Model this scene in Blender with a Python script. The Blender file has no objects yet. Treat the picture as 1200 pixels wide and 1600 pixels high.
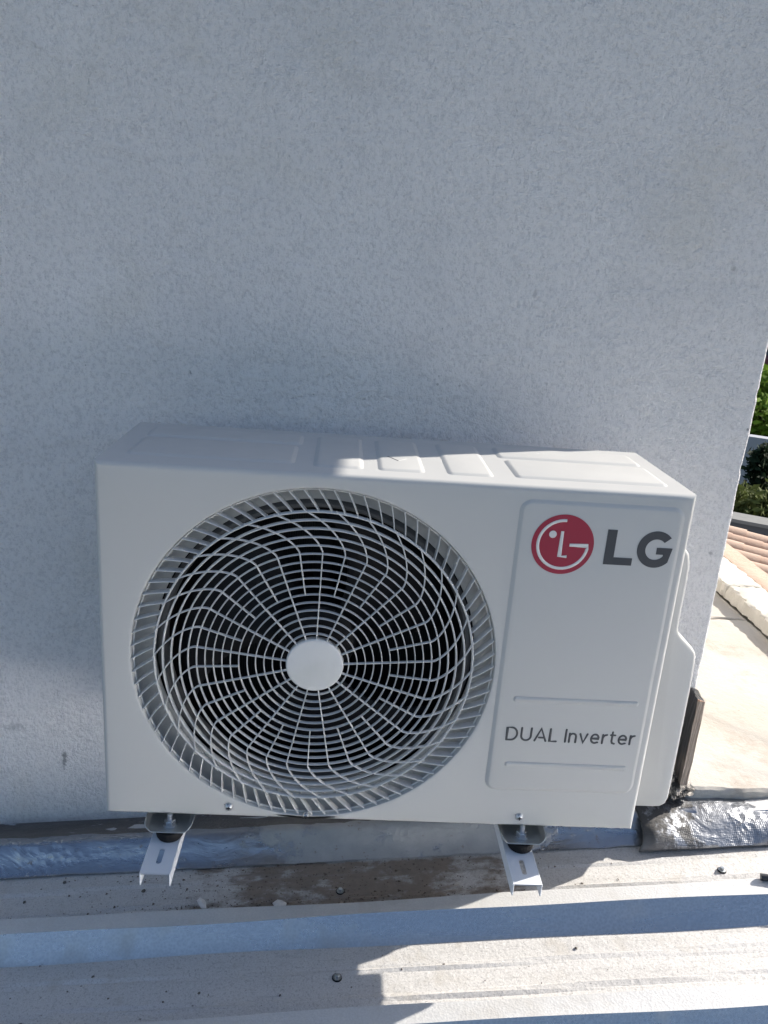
import bpy, bmesh, math, random
from mathutils import Vector, Matrix
R = math.radians
rnd = random.Random(7)
scene = bpy.context.scene
COL = scene.collection

# ------------------------------------------------------------------ camera
cam_d = bpy.data.cameras.new('camera')
cam = bpy.data.objects.new('camera', cam_d); COL.objects.link(cam)
cam.location = (.2876, -.9359, .7457)
cam.rotation_euler = (1.2660, -.0725, -.0410)
cam_d.sensor_fit = 'VERTICAL'; cam_d.sensor_height = 24.0
cam_d.lens = 1259.8 / 1600 * 24.0
cam_d.clip_start = .02; cam_d.clip_end = 600
scene.camera = cam

# ------------------------------------------------------------------ sky + sun + exposure
SUN = Vector((1.0, .42, .69)).normalized()
SUN_EL = math.asin(SUN.z); SUN_AZ = math.atan2(SUN.x, SUN.y)
world = bpy.data.worlds.new('World'); scene.world = world
world.use_nodes = True
wn = world.node_tree.nodes; wl = world.node_tree.links
wn.clear()
sky = wn.new('ShaderNodeTexSky'); sky.sky_type = 'NISHITA'; sky.sun_disc = False
sky.sun_elevation = SUN_EL; sky.sun_rotation = SUN_AZ
sky.air_density = .85; sky.dust_density = 1.4; sky.ozone_density = 1.2
bg = wn.new('ShaderNodeBackground'); bg.inputs['Strength'].default_value = .09
wo = wn.new('ShaderNodeOutputWorld')
wl.new(sky.outputs[0], bg.inputs[0]); wl.new(bg.outputs[0], wo.inputs[0])
sun_d = bpy.data.lights.new('sun', 'SUN'); sun_d.energy = 4.4; sun_d.angle = R(.53)
sun_d.color = (1.0, .94, .86)
sun = bpy.data.objects.new('sun', sun_d); COL.objects.link(sun)
sun.location = (4, 3, 5)
sun.rotation_euler = SUN.to_track_quat('Z', 'Y').to_euler()
vs = scene.view_settings
vs.view_transform = 'Standard'; vs.look = 'None'; vs.exposure = 1.08; vs.gamma = 1
vs.use_curve_mapping = False
scene.cycles.max_bounces = 10; scene.cycles.diffuse_bounces = 6
scene.cycles.caustics_reflective = True; scene.cycles.blur_glossy = .1

# ------------------------------------------------------------------ node helper
class NT:
    def __init__(s, name):
        s.m = bpy.data.materials.new(name); s.m.use_nodes = True
        s.t = s.m.node_tree; s.n = s.t.nodes; s.n.clear()
        s.out = s.n.new('ShaderNodeOutputMaterial')
        s.b = s.n.new('ShaderNodeBsdfPrincipled')
        s.t.links.new(s.b.outputs[0], s.out.inputs[0])
        s.tc = s.n.new('ShaderNodeTexCoord')
        s.co = s.tc.outputs['Object']
    def link(s, a, sock):
        if hasattr(a, 'is_output'): s.t.links.new(a, sock)
        elif isinstance(a, (tuple, list)) and sock.type == 'RGBA' and len(a) == 3: sock.default_value = (*a, 1)
        else: sock.default_value = a
    def set(s, **k):
        for kk, v in k.items(): s.link(v, s.b.inputs[kk.replace('_', ' ')])
        return s
    def math(s, op, a, b=0.0, clamp=False):
        n = s.n.new('ShaderNodeMath'); n.operation = op; n.use_clamp = clamp
        s.link(a, n.inputs[0]); s.link(b, n.inputs[1]); return n.outputs[0]
    def mapv(s, scale=(1, 1, 1), loc=(0, 0, 0), src=None):
        n = s.n.new('ShaderNodeMapping'); s.link(src or s.co, n.inputs[0])
        n.inputs['Scale'].default_value = scale; n.inputs['Location'].default_value = loc
        return n.outputs[0]
    def noise(s, scale, detail=3, rough=.55, src=None, dist=0.0):
        n = s.n.new('ShaderNodeTexNoise'); s.link(src or s.co, n.inputs['Vector'])
        n.inputs['Scale'].default_value = scale; n.inputs['Detail'].default_value = detail
        n.inputs['Roughness'].default_value = rough; n.inputs['Distortion'].default_value = dist
        return n.outputs[0]
    def voro(s, scale, feature='F1', src=None):
        n = s.n.new('ShaderNodeTexVoronoi'); n.feature = feature
        s.link(src or s.co, n.inputs['Vector']); n.inputs['Scale'].default_value = scale
        return n.outputs[0]
    def ramp(s, f, lo, hi, a=0.0, b=1.0):
        n = s.n.new('ShaderNodeMapRange'); n.interpolation_type = 'SMOOTHSTEP'
        s.link(f, n.inputs[0]); n.inputs[1].default_value = lo; n.inputs[2].default_value = hi
        n.inputs[3].default_value = a; n.inputs[4].default_value = b
        return n.outputs[0]
    def mix(s, f, a, b, mode='MIX'):
        n = s.n.new('ShaderNodeMix'); n.data_type = 'RGBA'; n.blend_type = mode
        s.link(f, n.inputs[0]); s.link(a, n.inputs[6]); s.link(b, n.inputs[7])
        return n.outputs[2]
    def sep(s, src=None):
        n = s.n.new('ShaderNodeSeparateXYZ'); s.link(src or s.co, n.inputs[0]); return n.outputs
    def bump(s, h, strength=.3, dist=.01, normal=None):
        n = s.n.new('ShaderNodeBump'); s.link(h, n.inputs['Height'])
        n.inputs['Strength'].default_value = strength; n.inputs['Distance'].default_value = dist
        if normal is not None: s.link(normal, n.inputs['Normal'])
        return n.outputs[0]
    def band(s, v, lo, hi, soft):
        return s.math('MULTIPLY', s.ramp(v, lo - soft, lo + soft), s.ramp(v, hi - soft, hi + soft, 1, 0))

def simple(name, col, rough=.5, metal=0.0, var=.08, nscale=30, bump=0.0, bscale=200):
    t = NT(name)
    f = t.noise(nscale, 4)
    c2 = tuple(max(0, c * (1 - var * 2)) for c in col); c1 = tuple(min(1, c * (1 + var)) for c in col)
    if max(col) < .02: t.b.inputs['Specular IOR Level'].default_value = .15
    t.set(Base_Color=t.mix(f, c2, c1), Roughness=t.ramp(t.noise(nscale * 2.3, 2), .3, .7, max(0, rough - .06), rough + .06), Metallic=metal)
    if bump: t.set(Normal=t.bump(t.noise(bscale, 3), bump, .004))
    return t.m

# ------------------------------------------------------------------ materials
def mat_stucco():
    t = NT('white_render_plaster')
    x, y, z = t.sep()
    big = t.noise(1.6, 3)
    warp = t.noise(5, 2)
    fine = t.noise(210, 6, .66, src=t.mapv((1, 1, .8)))
    grit = t.noise(420, 3, .6)
    blob = t.noise(45, 3, .5)
    streak = t.noise(30, 4, .6, src=t.mapv((1, 1, .16)))
    h = t.math('ADD', t.math('MULTIPLY', fine, 1.0), t.math('MULTIPLY', grit, .35))
    h = t.math('ADD', h, t.math('MULTIPLY', blob, .55))
    h = t.math('ADD', h, t.math('MULTIPLY', streak, .35))
    # squared plaster patch near the corner, trowel ridge
    pm = t.math('MULTIPLY', t.band(t.math('ADD', x, t.math('MULTIPLY', t.math('SUBTRACT', warp, .5), .012)), .815, .893, .004),
                t.ramp(t.math('ADD', z, t.math('MULTIPLY', t.math('SUBTRACT', blob, .5), .02)), .962, .972))
    n1 = t.bump(h, .9, .009)
    trowel = t.noise(11, 5, .6, src=t.mapv((1, 1, 1.7)), dist=1.4)
    n2 = t.bump(t.math('ADD', t.math('MULTIPLY', pm, .35), t.math('ADD', t.math('MULTIPLY', warp, 1.6), t.math('MULTIPLY', trowel, 1.6))), .6, .006, n1)
    c = t.mix(t.ramp(big, .35, .65), (.875, .855, .845), (.935, .918, .905))
    c = t.mix(t.ramp(t.noise(6, 6, .7, dist=.6), .5, .68, 0, .22), c, (.66, .66, .665))
    c = t.mix(t.ramp(t.math('ADD', t.math('MULTIPLY', fine, .65), t.math('MULTIPLY', grit, .35)), .38, .54, .50, 0), c, (.56, .555, .565))  # hollows of the grain darkened in colour to stand in for their shade
    ystain = t.math('MULTIPLY', t.ramp(t.noise(4.5, 4), .56, .74), .22)
    c = t.mix(ystain, c, (.72, .68, .58))
    pits = t.ramp(t.noise(95, 2, .5), .235, .20)
    c = t.mix(t.math('MULTIPLY', pits, .55), c, (.22, .22, .23))
    n = t.noise(60, 4, .7)
    for (sx, sz, rx, rz, a) in STAINS:
        dx = t.math('DIVIDE', t.math('SUBTRACT', x, sx), rx); dz = t.math('DIVIDE', t.math('SUBTRACT', z, sz), rz)
        d = t.math('SQRT', t.math('ADD', t.math('MULTIPLY', dx, dx), t.math('MULTIPLY', dz, dz)))
        d = t.math('ADD', d, t.math('MULTIPLY', t.math('SUBTRACT', n, .5), 3.2))
        c = t.mix(t.ramp(d, 1.1, .3, 0, a), c, (.25, .25, .25))
    # darker, browner tone towards the foot of the wall
    foot = t.math('SUBTRACT', z, t.math('MULTIPLY', x, .1))
    g = t.ramp(t.math('ADD', foot, t.math('MULTIPLY', t.math('SUBTRACT', t.noise(25, 4), .5), .05)), -.255, -.30, 0, .35)
    c = t.mix(g, c, (.45, .42, .38))
    t.set(Base_Color=c, Roughness=.88, Normal=n2); t.b.inputs['Specular IOR Level'].default_value = .25
    return t.m
STAINS = [(-.178, -.165, .006, .02, .8), (-.26, -.10, .02, .008, .35), (.578, .712, .003, .008, .35), (.885, .77, .006, .006, .5),
          (.475, .56, .003, .0025, .5), (.51, .563, .0025, .0025, .5), (.44, .56, .0025, .002, .5), (-.30, .70, .05, .05, .12),
          (.30, .98, .05, .03, .10), (.96, .52, .003, .003, .8), (.94, .30, .004, .004, .5), (.905, .10, .004, .006, .5)]

def mat_ac(name='painted_ac_metal', base=(.475, .472, .455)):
    t = NT(name)
    f = t.noise(3.0, 3); d = t.noise(55, 5, .7)
    c = t.mix(f, tuple(v * .97 for v in base), base)
    c = t.mix(t.ramp(d, .60, .78, 0, .10), c, (.45, .42, .36))
    x, y, z = t.sep()
    low = t.math('MULTIPLY', t.ramp(z, .055, -.005), t.ramp(t.noise(14, 4), .42, .68, 0, .28))
    c = t.mix(low, c, (.42, .43, .38))
    nrm = t.bump(t.noise(900, 2), .04, .001)
    nrm = t.bump(t.noise(6, 2), .12, .004, nrm)
    t.set(Base_Color=c, Roughness=t.ramp(t.noise(20, 3), .3, .7, .36, .46), Normal=nrm)
    t.b.inputs['Specular IOR Level'].default_value = .4
    return t.m

def pan_dirt(t, x, y):
    """brown mud band in the pan next to the wall"""
    n = t.noise(22, 6, .68, src=t.mapv((.55, 1, 1)))
    edge = t.math('MULTIPLY', t.band(y, .105, .235, .012), t.band(x, .08, .62, .16))
    f = t.math('ADD', n, t.math('MULTIPLY', edge, .34))
    return t.math('MULTIPLY', t.ramp(f, .66, .84), t.ramp(edge, .05, .3))

def mat_galv(dusty):
    t = NT('dusty_galvanised_sheet' if dusty else 'galvanised_sheet')
    x, y, z = t.sep()
    sp = t.voro(260); sp2 = t.noise(700, 2)
    long_n = t.noise(7, 4, .6, src=t.mapv((.35, 4, 1)))
    if dusty:
        c = t.mix(long_n, (.47, .455, .43), (.60, .58, .555))
        c = t.mix(t.ramp(sp2, .42, .62, 0, .55), c, (.70, .69, .67))
        c = t.mix(t.ramp(t.noise(330, 3), .46, .36, 0, .5), c, (.29, .28, .265))
        c = t.mix(t.ramp(t.noise(18, 6, .7), .52, .72, 0, .5), c, (.42, .385, .33))
        c = t.mix(t.math('MULTIPLY', pan_dirt(t, x, y), .9), c, t.mix(t.noise(60, 4), (.13, .10, .078), (.30, .235, .18)))
        spots = t.ramp(t.noise(85, 3, .55), .29, .24)
        c = t.mix(t.math('MULTIPLY', spots, .75), c, (.09, .085, .075))
        scr = t.ramp(t.noise(9, 3, .5, src=t.mapv((.8, 9, 1)), dist=1.5), .63, .68, 0, .3)
        c = t.mix(scr, c, (.30, .29, .28))
        t.set(Base_Color=c, Metallic=.04, Roughness=t.ramp(long_n, .3, .7, .5, .66))
        t.set(Normal=t.bump(t.math('ADD', t.noise(130, 5, .6), t.math('MULTIPLY', pan_dirt(t, x, y), 1.5)), .3, .004))
    else:
        c = t.mix(sp, (.36, .37, .395), (.47, .48, .50))
        smear = t.ramp(t.noise(10, 5, .65, src=t.mapv((1, 1, .5))), .55, .75, 0, .45)
        c = t.mix(smear, c, (.50, .49, .47))
        t.set(Base_Color=c, Metallic=.97, Roughness=t.math('ADD', t.ramp(long_n, .3, .7, .22, .32), t.math('MULTIPLY', smear, .4)))
        t.set(Normal=t.bump(t.noise(14, 3), .12, .006, t.bump(sp, .06, .001)))
    return t.m

def mat_ribtop():
    t = NT('rib_top_galvanised')
    sp = t.voro(300); n = t.noise(380, 3)
    c = t.mix(n, (.48, .475, .465), (.68, .675, .66))
    c = t.mix(t.ramp(t.noise(12, 5, .7), .5, .75, 0, .4), c, (.44, .41, .36))
    t.set(Base_Color=c, Metallic=.12, Roughness=.5, Normal=t.bump(t.math('ADD', sp, n), .15, .002))
    return t.m

def mat_foil(name, grid=False, smear=True):
    t = NT(name)
    x, y, z = t.sep()
    wr = t.noise(16, 5, .6, src=t.mapv((.6, 1.4, 1.4)), dist=1.2)
    wr2 = t.noise(70, 3, .6)
    c = t.mix(wr2, (.29, .31, .345), (.38, .395, .42)) if smear else t.mix(wr2, (.27, .28, .30), (.38, .39, .405))
    rough = t.ramp(wr, .3, .7, .22, .36) if smear else t.ramp(wr, .3, .7, .34, .46); metal = .92
    h = t.math('ADD', t.math('MULTIPLY', wr, 1.2), t.math('MULTIPLY', wr2, .35))
    if grid:
        g1 = t.math('ABSOLUTE', t.math('SINE', t.math('MULTIPLY', x, 900)))
        g2 = t.math('ABSOLUTE', t.math('SINE', t.math('MULTIPLY', t.math('ADD', z, y), 760)))
        gg = t.math('MULTIPLY', g1, g2)
        gm = t.ramp(t.noise(14, 3), .42, .6)
        h = t.math('ADD', h, t.math('MULTIPLY', t.math('MULTIPLY', gg, gm), .07))
        tar = t.ramp(t.math('ADD', t.noise(28, 6, .72, src=t.mapv((1.3, 1, .6))), t.ramp(x, 1.0, .87, 0, .2)), .56, .66)
        tar = t.math('MULTIPLY', tar, t.ramp(t.math('SUBTRACT', z, t.math('MULTIPLY', x, .03)), -.26, -.20, .35, 1))
        c = t.mix(t.math('MULTIPLY', tar, .92), c, (.05, .045, .04))
        metal = t.ramp(tar, 0, 1, .92, .1); rough = t.math('ADD', rough, t.math('MULTIPLY', tar, .3))
    if smear:
        sm = t.math('ADD', t.noise(13, 6, .7, src=t.mapv((1, 1, 1.6))), t.math('MULTIPLY', t.band(x, .18, .66, .1), .27))
        sm = t.ramp(sm, .61, .70)
        c = t.mix(sm, c, t.mix(t.noise(40, 4), (.30, .30, .295), (.46, .455, .44)))
        fleck = t.ramp(t.noise(60, 5, .7), .62, .68)
        c = t.mix(t.math('MULTIPLY', fleck, .6), c, (.20, .15, .11))
        metal = t.ramp(t.math('MAXIMUM', sm, fleck), 0, 1, .92, .05); rough = t.math('ADD', rough, t.math('MULTIPLY', sm, .4))
        h = t.math('ADD', h, t.math('MULTIPLY', sm, .8))
    t.set(Base_Color=c, Metallic=metal, Roughness=rough, Normal=t.bump(t.math('ADD', h, t.math('MULTIPLY', t.math('MULTIPLY', t.voro(75), t.ramp(t.noise(7, 3), .5, .62)), 0.7 if smear else .8)), .45 if smear else .7, .006))
    return t.m

def mat_bitumen():
    t = NT('grey_bitumen_strip')
    n = t.noise(30, 6, .7, src=t.mapv((.4, 1.5, 1)))
    c = t.mix(n, (.085, .075, .067), (.22, .195, .17))
    c = t.mix(t.ramp(t.noise(50, 5, .7, src=t.mapv((.3, 2, 1))), .62, .70, 0, .8), c, (.62, .62, .63))
    t.set(Base_Color=c, Roughness=.6, Normal=t.bump(t.math('ADD', n, t.noise(75, 4, .7)), .9, .008))
    return t.m

def mat_slab():
    t = NT('limewashed_slab')
    n = t.noise(9, 6, .68); m = t.noise(3.2, 4)
    c = t.mix(t.ramp(m, .35, .7), (.43, .415, .385), (.40, .365, .315))
    c = t.mix(t.ramp(n, .50, .68, 0, .75), c, (.33, .285, .235))
    c = t.mix(t.math('MULTIPLY', t.ramp(t.noise(52, 4, .6), .30, .25), .8), c, (.22, .18, .15))
    t.set(Base_Color=c, Roughness=.8, Normal=t.bump(t.noise(60, 6, .7), .45, .006))
    return t.m

def mat_stone(name, a, b):
    t = NT(name)
    n = t.noise(14, 6, .7)
    c = t.mix(n, a, b)
    c = t.mix(t.ramp(t.noise(40, 5, .7), .6, .75, 0, .5), c, tuple(v * .5 for v in a))
    t.set(Base_Color=c, Roughness=.85, Normal=t.bump(t.noise(35, 7, .75), .6, .012))
    return t.m

def mat_board():
    t = NT('tarred_board')
    x, y, z = t.sep()
    n = t.noise(22, 5, .7, src=t.mapv((1, 1, .2)))
    f = t.math('ADD', n, t.ramp(z, -.07, .03, -.18, .22))
    f = t.math('ADD', f, t.ramp(y, .249, .262, -.5, .12))
    tar = t.ramp(f, .40, .50)
    c = t.mix(t.noise(60, 4), (.22, .18, .15), (.36, .30, .25))
    c = t.mix(t.ramp(z, .0655, .0685, 0, .7), c, (.48, .29, .20))
    c = t.mix(tar, c, (.014, .013, .013))
    t.set(Base_Color=c, Roughness=t.ramp(tar, 0, 1, .75, .35), Normal=t.bump(n, .4, .005))
    return t.m

def mat_leaf(name, a, b):
    t = NT(name)
    oi = t.n.new('ShaderNodeObjectInfo')
    c = t.mix(t.noise(1.7, 3), a, b)
    c = t.mix(t.ramp(t.noise(9, 2), .4, .7, 0, .6), c, tuple(min(1, v * 1.5) for v in b))
    t.set(Base_Color=c, Roughness=.75); t.b.inputs['Specular IOR Level'].default_value = .15
    tr = t.n.new('ShaderNodeBsdfTranslucent'); t.link(c, tr.inputs[0])
    mx = t.n.new('ShaderNodeMixShader'); mx.inputs[0].default_value = .3
    t.t.links.new(t.b.outputs[0], mx.inputs[1]); t.t.links.new(tr.outputs[0], mx.inputs[2])
    t.t.links.new(mx.outputs[0], t.out.inputs[0])
    return t.m

M = dict(
    stucco=mat_stucco(), ac=mat_ac(), plastic=mat_ac('grille_plastic', (.60, .595, .58)),
    dusty=mat_galv(True), galv=mat_galv(False), ribtop=mat_ribtop(),
    foil=mat_foil('aluminium_foil_tape'), membrane=mat_foil('foil_faced_membrane', True, False),
    bitumen=mat_bitumen(), slab=mat_slab(),
    stone=mat_stone('cream_coping_stone', (.46, .43, .37), (.60, .575, .52)),
    peach=mat_stone('peach_mortar', (.46, .32, .235), (.56, .43, .34)),
    board=mat_board(),
    red=simple('logo_red', (.27, .006, .032), .4, 0, .03),
    logo_white=simple('logo_white', (.62, .62, .60), .4, 0, .02),
    ink=simple('dark_grey_print', (.030, .036, .045), .45, 0, .04),
    ink2=simple('grey_print', (.055, .058, .062), .45, 0, .04),
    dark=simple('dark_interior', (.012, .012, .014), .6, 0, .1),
    blade=simple('fan_blade_plastic', (.012, .012, .014), .45, 0, .1),
    coil=None, shroud=simple('dark_shroud_plastic', (.10, .10, .10), .5, 0, .1),
    zinc=simple('zinc_plated_steel', (.55, .56, .57), .32, 1.0, .08, 60),
    footsteel=simple('galvanised_foot_plate', (.46, .49, .50), .34, .9, .10, 25, .05, 120),
    rubber=simple('black_rubber', (.012, .012, .013), .6, 0, .15),
    white_paint=simple('white_powder_coat', (.72, .73, .75), .4, 0, .03, 20),
    hose=simple('black_hose', (.03, .03, .034), .45, 0, .1),
    chip=simple('plaster_chip', (.82, .80, .77), .9, 0, .12, 90, .4, 150),
    pebble=simple('dark_grit', (.16, .14, .12), .9, 0, .2, 90, .4, 200),
    ground=simple('garden_soil_and_grass', (.075, .085, .04), .95, 0, .35, .7, .5, 6),
    grey_wall=simple('grey_render', (.09, .095, .105), .85, 0, .1, 3),
    cap=simple('concrete_cap', (.20, .20, .19), .85, 0, .1, 8),
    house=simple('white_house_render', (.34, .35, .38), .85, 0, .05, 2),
    tile=None, bark=simple('bark', (.09, .065, .045), .9, 0, .2, 20),
    dark_red=simple('dark_red_roof', (.16, .045, .05), .8, 0, .2, 3),
    glass=simple('window_glass', (.02, .025, .03), .1, 0, .05),
    awning=simple('pale_canvas', (.72, .62, .58), .8, 0, .06, 5),
    leaf_bright=mat_leaf('bright_leaf', (.06, .13, .012), (.17, .26, .025)),
    leaf_olive=mat_leaf('olive_leaf', (.045, .065, .018), (.11, .13, .035)),
    leaf_dark=mat_leaf('dark_conifer_leaf', (.008, .016, .010), (.022, .040, .016)),
)
def mk_tile():
    t = NT('terracotta_tile')
    oi = t.n.new('ShaderNodeObjectInfo')
    c = t.mix(oi.outputs['Random'], (.40, .265, .19), (.50, .36, .27))
    c = t.mix(t.ramp(t.noise(9, 5, .7), .5, .75, 0, .5), c, (.48, .38, .29))
    t.set(Base_Color=c, Roughness=.85, Normal=t.bump(t.noise(50, 4), .3, .01)); return t.m
M['tile'] = mk_tile()
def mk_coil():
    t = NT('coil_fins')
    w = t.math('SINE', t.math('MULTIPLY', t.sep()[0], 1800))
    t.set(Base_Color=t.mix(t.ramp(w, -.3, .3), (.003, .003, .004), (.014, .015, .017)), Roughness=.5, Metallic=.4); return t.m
M['coil'] = mk_coil()

# ------------------------------------------------------------------ mesh helpers
def mesh_obj(name, verts, faces, mat, parent=None, loc=None, smooth=False, sharp=35):
    me = bpy.data.meshes.new(name); me.from_pydata([tuple(v) for v in verts], [], faces); me.update()
    return link_mesh(name, me, mat, parent, loc, smooth, sharp)
def link_mesh(name, me, mat, parent=None, loc=None, smooth=False, sharp=35):
    for m_ in (mat if isinstance(mat, (list, tuple)) else [mat]): me.materials.append(m_)
    if smooth:
        me.polygons.foreach_set('use_smooth', [True] * len(me.polygons))
        me.set_sharp_from_angle(angle=R(sharp))
    o = bpy.data.objects.new(name, me); COL.objects.link(o)
    if parent:
        o.parent = parent
        o.location = loc if loc is not None else -world_loc(parent)
    elif loc is not None: o.location = loc
    return o
def world_loc(o):
    v = o.location.copy()
    while o.parent: o = o.parent; v += o.location
    return v
def bm_obj(name, bm, mat, parent=None, loc=None, smooth=False, sharp=35):
    bmesh.ops.recalc_face_normals(bm, faces=bm.faces[:])
    me = bpy.data.meshes.new(name); bm.to_mesh(me); bm.free()
    return link_mesh(name, me, mat, parent, loc, smooth, sharp)
def add_box(bm, x0, x1, y0, y1, z0, z1, bevel=0.0, seg=2):
    r = bmesh.ops.create_cube(bm, size=1)
    vs_ = r['verts']
    for v in vs_:
        v.co = Vector(((x0 + x1) / 2 + v.co.x * (x1 - x0), (y0 + y1) / 2 + v.co.y * (y1 - y0), (z0 + z1) / 2 + v.co.z * (z1 - z0)))
    if bevel:
        es = list({e for v in vs_ for e in v.link_edges})
        bmesh.ops.bevel(bm, geom=es, offset=bevel, segments=seg, profile=.5, affect='EDGES')
def box(name, x0, x1, y0, y1, z0, z1, mat, parent=None, bevel=0.0, seg=2, loc=None):
    bm = bmesh.new(); add_box(bm, x0, x1, y0, y1, z0, z1, bevel, seg)
    return bm_obj(name, bm, mat, parent, loc, bool(bevel), 40)
def tube_geo(path, rad, n=8, sy=1.0, close=False, up=Vector((0, 1, 0))):
    """tube along a polyline; rad number or list; cross-section squashed by sy along 'up'"""
    P = [Vector(p) for p in path]; verts = []; faces = []; k = len(P)
    for i, p in enumerate(P):
        if close: a, b = P[i - 1], P[(i + 1) % k]
        else: a, b = P[max(0, i - 1)], P[min(k - 1, i + 1)]
        t = (b - a).normalized()
        u = up - t * up.dot(t)
        if u.length < 1e-4: u = Vector((1, 0, 0)) - t * t.x
        u.normalize(); w = t.cross(u)
        m = 1.0
        if 0 < i < k - 1 or close:
            d1 = (p - a).normalized(); d2 = (b - p).normalized()
            m = min(1.8, 1 / max(.3, math.sqrt(max(.01, (1 + d1.dot(d2)) / 2))))
        r = rad[i] if isinstance(rad, (list, tuple)) else rad
        for j in range(n):
            th = 2 * math.pi * j / n
            verts.append(p + u * (r * sy * math.sin(th)) + w * (r * m * math.cos(th)))
    for i in range(k if close else k - 1):
        i2 = (i + 1) % k
        for j in range(n):
            j2 = (j + 1) % n
            faces.append((i * n + j, i * n + j2, i2 * n + j2, i2 * n + j))
    if not close:
        faces.append(tuple(range(n - 1, -1, -1))); faces.append(tuple((k - 1) * n + j for j in range(n)))
    return verts, faces
def lathe(name, prof, mat, parent=None, loc=None, n=32, axis='z', smooth=True):
    verts = []; faces = []; k = len(prof)
    for i in range(n):
        a = 2 * math.pi * i / n
        for (r, h) in prof:
            if axis == 'z': verts.append((r * math.cos(a), r * math.sin(a), h))
            else: verts.append((r * math.cos(a), h, r * math.sin(a)))
    for i in range(n):
        i2 = (i + 1) % n
        for j in range(k - 1):
            faces.append((i * k + j, i2 * k + j, i2 * k + j + 1, i * k + j + 1))
    bm = bmesh.new(); bv = [bm.verts.new(v) for v in verts]
    for f in faces: bm.faces.new([bv[q] for q in f])
    bmesh.ops.remove_doubles(bm, verts=bm.verts[:], dist=1e-6)
    return bm_obj(name, bm, mat, parent, loc, smooth)
def empty(name, loc, label, cat, group=None):
    o = bpy.data.objects.new(name, None); COL.objects.link(o); o.location = loc
    o.empty_display_size = .05
    tag(o, label, cat, group); return o
def tag(o, label, cat, group=None):
    o['label'] = label; o['category'] = cat
    if group: o['group'] = group
    return o
def structure(o): o['kind'] = 'structure'; return o

# ------------------------------------------------------------------ setting: ground, metal roof
SL = .1                                   # the roof climbs 1 in 10 to the right
def pan(x): return -.305 + SL * x
def grid(name, nx, ny, f, mat, **k):
    v = [f(i / nx, j / ny) for j in range(ny + 1) for i in range(nx + 1)]
    fs = [(j * (nx + 1) + i, j * (nx + 1) + i + 1, (j + 1) * (nx + 1) + i + 1, (j + 1) * (nx + 1) + i) for j in range(ny) for i in range(nx)]
    return mesh_obj(name, v, fs, mat, **k)
structure(grid('ground', 40, 40, lambda u, v: (-150 + 300 * u, -150 + 300 * v, -5.2 + .25 * math.sin(u * 31) * math.cos(v * 27)), M['ground']))

PITCH = .192; RY = .0725                    # rib pitch, first rib's front-top edge
prof = []                                 # (y, height, material index of the span that follows)
k = -1
prof.append((.37, .010, 2))
for k in range(-1, 16):
    f = RY - k * PITCH
    if k > -1: prof += [(f + .057, 0, 1), (f + .029, .038, 2)]
    else: prof += [(f + .029, .038, 2)]
    prof += [(f, .038, 1), (f - .025, .0, 0)]
    prof += [(f - .060, .0008, 0), (f - .064, .0008, 0), (f - .070, .0008, 0), (f - .074, .0006, 0),
             (f - .108, .0006, 0), (f - .112, .0008, 0), (f - .118, .0008, 0), (f - .122, .0, 0)]
X0, X1, NX = -3.0, 3.0, 150
rv = []; rf = []; rm = []
for i in range(NX + 1):
    x = X0 + (X1 - X0) * i / NX
    for j, (y, h, m_) in enumerate(prof):
        w = .0011 * math.sin(x * 5.3 + j * 1.7) + .0008 * math.sin(x * 13.1 + j * 2.9)
        rv.append((x, y + w * .8, pan(x) + h + w))
n = len(prof)
for i in range(NX):
    for j in range(n - 1):
        rf.append((i * n + j, i * n + j + 1, (i + 1) * n + j + 1, (i + 1) * n + j)); rm.append(prof[j][2])
roof = structure(mesh_obj('metal_roof', rv, rf, [M['dusty'], M['galv'], M['ribtop']]))
roof.data.polygons.foreach_set('material_index', rm)
roof['label'] = 'ribbed galvanised sheet roof below the air conditioner'

def roof_screw(x, y, z):
    b = lathe('roof_screw', [(0, .0065), (.003, .0065), (.0037, .0057), (.0037, .0024), (.0062, .002), (.0066, .001), (.0066, 0)], M['footsteel'], roof, (x, y, z), n=6, smooth=False)
    lathe('washer', [(.0065, .0016), (.0073, .0013), (.0076, 0)], M['rubber'], b, (0, 0, 0), n=20)
for (x, y) in [(.330, -.007), (.333, .163), (-.42, -.02), (.93, -.205), (.98, .165), (-.45, .16), (.33, -.40), (1.0, -.40)]:
    roof_screw(x, y, pan(x) + .001)

# ------------------------------------------------------------------ building with its plastered wall
WY, WX = .35, .967
def wallz(x): return -.289 + SL * x
bld = empty('building', (WX - 2, WY, -.4), 'building with shaded white plastered wall behind the air conditioner', 'building')
def wall_mesh():
    zs = [-.6 + i * (1.82 / 260) for i in range(261)]
    jig = [0.0] * 261
    for o_, a in ((3, .0006), (9, .0007), (31, .0006)):
        ph = rnd.random() * 9
        for i in range(261): jig[i] += a * math.sin(i / o_ * 2 + ph) * rnd.uniform(.4, 1)
    for c_ in (150, 168, 196, 214): jig[c_] -= .002; jig[c_ + 1] -= .0015
    v = []; fs = []
    for i, z in enumerate(zs):
        j = jig[i]
        v += [(-3, WY, z), (0.2, WY, z), (WX - .006 + j * .5, WY, z), (WX - .0018 + j, WY + .0018, z), (WX + j * .8, WY + .006, z), (WX, WY + .2, z), (WX, 4.5, z), (-3, 4.5, z)]
    for i in range(260):
        for a in range(8):
            b = (a + 1) % 8
            fs.append((i * 8 + a, i * 8 + b, (i + 1) * 8 + b, (i + 1) * 8 + a))
    fs.append(tuple(range(7, -1, -1))); fs.append(tuple(260 * 8 + a for a in range(8)))
    return mesh_obj('wall', v, fs, M['stucco'], bld, smooth=True, sharp=60)
wall_mesh()
box('roof_slab', -3, 1.349, WY + .003, 4.7, 1.2225, 1.40, M['stucco'], bld, .004)

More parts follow.
